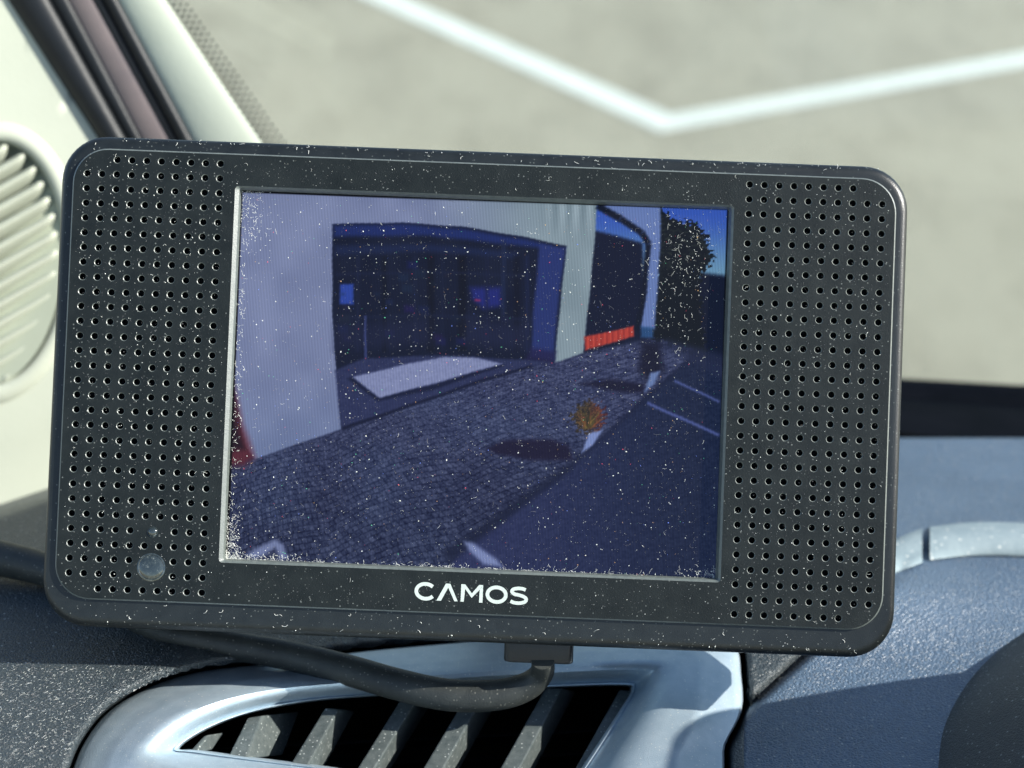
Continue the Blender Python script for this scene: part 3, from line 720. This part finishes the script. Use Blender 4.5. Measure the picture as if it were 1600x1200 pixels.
# lettering
def zl(zx, zy): return pixmm(620 + zx / 6.6667, 890 + zy / 6.6667)
letters = []
def poly_letter(pts): letters.append([zl(*q) for q in pts])
def stroke(pts, w, n=8):
    c = catmull([(a, b, 0) for a, b in pts], n); Lf, Rt = [], []
    for i, q in enumerate(c):
        t = (c[min(i + 1, len(c) - 1)] - c[max(i - 1, 0)]).normalized(); nn = Vector((-t.y, t.x, 0)) * w / 2
        Lf.append((q.x + nn.x, q.y + nn.y)); Rt.append((q.x - nn.x, q.y - nn.y))
    return [zl(*q) for q in Lf], [zl(*q) for q in Rt]
def slab(parts):
    V, Fc = [], []
    for Lf, Rt in parts:
        s = len(V); n = len(Lf)
        for z in (ZP - 0.01, ZP + 0.03):
            V.extend(ml(a, b, z) for a, b in Lf); V.extend(ml(a, b, z) for a, b in Rt)
        for i in range(n - 1):
            a, b, c, d = s + i, s + i + 1, s + n + i + 1, s + n + i
            Fc.append((a + 2 * n, b + 2 * n, c + 2 * n, d + 2 * n)); Fc.append((a, b, b + 2 * n, a + 2 * n)); Fc.append((d, c, c + 2 * n, d + 2 * n))
    return V, Fc
arc = lambda cx, cy, rx, ry, a, b, n=16, tilt=0.04: [(cx + rx * math.cos(math.radians(a + (b - a) * k / n)), cy + ry * math.sin(math.radians(a + (b - a) * k / n)) + tilt * rx * math.cos(math.radians(a + (b - a) * k / n))) for k in range(n + 1)]
lt = []
lt.append([stroke(arc(300, 226, 97, 77, -40, -320), 38, 2)])
lt.append([([zl(413, 322), zl(512, 145)], [zl(460, 324), zl(536, 188)]), ([zl(512, 145), zl(558, 147)], [zl(536, 188), zl(536, 188)]), ([zl(558, 147), zl(634, 331)], [zl(536, 188), zl(600, 330)])])
lt.append([([zl(672, 152), zl(664, 333)], [zl(712, 200), zl(697, 334)]), ([zl(672, 152), zl(712, 153), zl(782, 248)], [zl(690, 175), zl(712, 200), zl(779, 294)]), ([zl(782, 248), zl(858, 160), zl(900, 161)], [zl(779, 294), zl(864, 210), zl(880, 185)]), ([zl(900, 161), zl(892, 345)], [zl(864, 210), zl(856, 343)])])
lt.append([stroke(arc(1040, 261, 96, 76, 0, 360, 24), 38, 2)])
lt.append([stroke([(1342, 213), (1310, 200), (1262, 196), (1212, 206), (1200, 230), (1225, 254), (1272, 265), (1325, 284), (1348, 310), (1330, 338), (1280, 349), (1225, 345), (1184, 328)], 36, 4)])
for parts in lt:
    V, Fc = slab(parts); mobj('letter', V, Fc, M['print'])

# dust and lint on the face
class Dust:
    def __init__(s): s.V = []; s.F = []
    def speck(s, x, y, z, r):
        b = len(s.V); e = rng.uniform(0.6, 1.6); a = rng.uniform(0, 6.28); ca_, sa = math.cos(a), math.sin(a)
        for dx, dy, dz in ((r * e, 0, 0), (0, r, 0), (-r * e, 0, 0), (0, -r, 0), (0, 0, r), (0, 0, -r * .5)):
            s.V.append(ml(x + dx * ca_ - dy * sa, y + dx * sa + dy * ca_, z + dz))
        for i in range(4):
            s.F.append((b + i, b + (i + 1) % 4, b + 4)); s.F.append((b + (i + 1) % 4, b + i, b + 5))
    def fibre(s, x, y, z, ln, w):
        n = 6; a = rng.uniform(0, 6.28); k = rng.normal(0, 1.3) / n * 1.6; b = len(s.V)
        for i in range(n + 1):
            zz = z + 0.05 + 0.10 * math.sin(math.pi * i / n); nx_, ny_ = -math.sin(a), math.cos(a)
            s.V += [ml(x + nx_ * w, y + ny_ * w, zz), ml(x - nx_ * w, y - ny_ * w, zz), ml(x, y, zz + w * 1.5)]
            x += math.cos(a) * ln / n; y += math.sin(a) * ln / n; a += k + rng.normal(0, .15)
        for i in range(n):
            o_ = b + 3 * i
            for j in range(3): s.F.append((o_ + j, o_ + (j + 1) % 3, o_ + 3 + (j + 1) % 3, o_ + 3 + j))
def make_dust(name, n_s, n_f, region, z, rs_, mat, ok=lambda x, y: True, lens=(0.3, 1.2), fw=0.028):
    d = Dust(); cnt = 0
    while cnt < n_s + n_f:
        x = rng.uniform(region[0], region[1]); y = rng.uniform(region[2], region[3])
        if not ok(x, y): continue
        if cnt < n_s: d.speck(x, y, z, rs_[0] + (rs_[1] - rs_[0]) * rng.random() ** 3)
        else: d.fibre(x, y, z, rng.uniform(*lens), fw * rng.uniform(.7, 1.5))
        cnt += 1
    return d
def flush(name, d, mat): tag(mobj(name, d.V, d.F, mat), kind='stuff')
outside = lambda x, y: not (-44.4 < x < 44.5 and -32.8 < y < 34.4) and not (math.hypot(x - BTN[0], y - BTN[1]) < 2.6)
d = make_dust('dust', 900, 45, (-72, 72, -39, 39), ZP, (0.03, 0.10), None, outside, (0.2, 0.9), 0.017); flush('dust', d, M['dust'])
d = make_dust('dust', 3800, 0, (-72, 72, -39, 39), ZP, (0.03, 0.08), None, outside); flush('faint_dust', d, M['dust_dim'])
d = make_dust('dust', 300, 25, (-70, 70, -44, -40.4), -0.05, (0.04, 0.13), None); 
for _ in range(300): d.speck(rng.uniform(-70, 70), rng.uniform(40.3, 41.9), -0.25, rng.uniform(.03, .10))
for _ in range(40): d.fibre(rng.uniform(-70, 70), rng.uniform(39.5, 41.8), 0, rng.uniform(.3, 1), .03)
flush('rim_dust', d, M['dust'])
# display: scattered specks, lint gathered along bottom edge and in the corners
d = make_dust('d', 1500, 110, (-43, 43.2, -32, 33.4), ZS, (0.028, 0.13), None, lens=(.2, .8), fw=0.015)
for cx, cy, sx, sy, nn in ((-42.3, -29.5, .9, 3.5, 260), (-38, -31.6, 5, .5, 180), (0, -31.8, 24, .18, 280), (42, -31.3, 2.2, .7, 90), (-42.4, 5, .35, 22, 200), (-41, 29, 1.6, 3.5, 120), (36, 25, 3.2, 5, 170), (34, 15, 3.2, 6, 70)):
    for _ in range(nn):
        x = min(43.2, max(-43.1, rng.normal(cx, sx))); y = min(33.4, max(-31.85, rng.normal(cy, sy)))
        if rng.random() < .55: d.speck(x, y, ZS + rng.uniform(0, .3), rng.uniform(.03, .10))
        else: d.fibre(x, y, ZS + rng.uniform(0, .35), rng.uniform(.25, 1.1), .017)
flush('display_lint', d, M['dust'])
d = make_dust('d', 5200, 120, (-43, 43.2, -32, 33.4), ZS, (0.03, 0.075), None, fw=.016); flush('display_haze_dust', d, M['dust_dim'])
for nm_, cl_ in (('gold', (0.75, 0.45, 0.18)), ('amber', (0.6, 0.36, 0.2)), ('red', (0.8, 0.10, 0.14)), ('green', (0.15, 0.7, 0.35)), ('blue', (0.2, 0.3, 0.9))):
    M['grain_' + nm_] = grainy(nm_ + '_grain', cl_, tuple(c * .8 for c in cl_), 0.3, 900, 100, 0.0)
    d = make_dust('d', 120, 0, (-43, 43.2, -32, 33.4), ZS, (0.04, 0.10), None); flush('coloured_grain', d, M['grain_' + nm_])
# mount behind the case
rs = []
mt0 = MM @ Vector((0.0, -0.010, -0.020)); mt1 = PH(800, 900, 0.197) 
for r, f in ((.012, 0), (.008, .08), (.007, .5), (.008, .85), (.024, .97), (.026, 1.0)):
    c = mt0.lerp(mt1, f); ax = (mt1 - mt0).normalized() if f < .9 else Vector((0, 0, -1)); a = ax.cross(Vector((1, 0, 0))).normalized(); b = ax.cross(a)
    rs.append([c + (a * math.cos(q_) + b * math.sin(q_)) * r for q_ in [2 * math.pi * k / 24 for k in range(24)]])
V, Fc = rings(rs); mesh_obj('mount_foot', V, Fc, M['plug'], mon, True, sharp=40)

# lint lying on the dashboard and on the vent frame
def lint(name, n, region, hfun, parent, mat, lens, w, ok=None):
    V, Fc = [], []; c = 0
    while c < n:
        px, py = rng.uniform(region[0], region[1]), rng.uniform(region[2], region[3])
        if ok is not None and not ok(px, py): continue
        c += 1; h = hfun(px, py); q = PH(px, py, h - 0.00012); a = rng.uniform(0, 6.28); L_ = rng.uniform(*lens) * mm; b = len(V); k = rng.normal(0, .5)
        for i in range(5):
            nn = Vector((-math.sin(a), math.cos(a), 0)) * w * mm
            V += [q + nn, q - nn, q + Vector((0, 0, w * mm * 1.5))]
            q = q + Vector((math.cos(a), math.sin(a), 0.05)) * L_ / 4; a += k
        for i in range(4):
            for j in range(3): Fc.append((b + 3 * i + j, b + 3 * i + (j + 1) % 3, b + 3 * i + 3 + (j + 1) % 3, b + 3 * i + 3 + j))
    return tag(mesh_obj(name, V, Fc, mat, parent), kind='stuff')
ph = lambda x, y: float(pad_h(x, y))
out_v = lambda x, y: float(sdist(np.array([x]), np.array([y]), VOs)[0]) > 14
lint('lint', 800, (-60, 280, 1040, 1215), ph, dash, M['dust'], (0.10, 0.8), 0.014, out_v)
lint('lint', 500, (-60, 330, 980, 1215), ph, dash, M['dust_dim'], (0.2, 0.9), 0.03, out_v)
lint('lint', 900, (1130, 1640, 1000, 1215), ph, dash, M['dust_dim'], (0.1, 0.5), 0.03, out_v)
# ---------------------------------------------------------------- cable with plug
cab = empty('monitor_cable', PH(0, 872, 0.176))
tag(cab, 'thick black cable looping under the monitor from its small flat plug', 'cable')
cpts = [((848, 1030), .1745, 2.1), ((846, 1052), .1790, 2.2), ((822, 1073), .1822, 2.6), ((775, 1086), .1838, 2.85), ((700, 1086), .1842, 2.95), ((620, 1069), .1838, 2.95), ((540, 1046), .1832, 2.9), ((450, 1024), .182, 2.8), ((350, 1006), .1795, 2.7), ((250, 984), .1765, 2.7), ((160, 930), .1745, 2.9), ((80, 893), .1738, 3.3), ((0, 872), .1735, 3.5), ((-90, 852), .173, 3.5), ((-200, 830), .173, 3.5)]
path = catmull([PH(*a, h) for a, h, r in cpts], 10); rad = [v.x * mm for v in catmull([(r, 0, 0) for a, h, r in cpts], 10)]
V, Fc = tube(path, rad, 28); mesh_obj('cable_sheath', V, Fc, M['cable'], cab, True, sharp=60)
def mbox(x0, x1, y0, y1, z0, z1, r, name, mat, parent):
    rs = []
    for y, k in ((y1, 0.0), (y0 + 0.5, 0.0), (y0 + 0.15, .15), (y0, .5)):
        rs.append([MM @ (Vector((x, y, z)) * mm) for x, z in rrect(x0 + k, x1 - k, z0 + k, z1 - k, r)])
    V, Fc = rings(rs); return mesh_obj(name, V, Fc, mat, parent, True, sharp=40)
mbox(6.7, 19.2, -48.9, -44.4, -13.0, -6.0, 1.1, 'plug_body', M['plug'], cab)
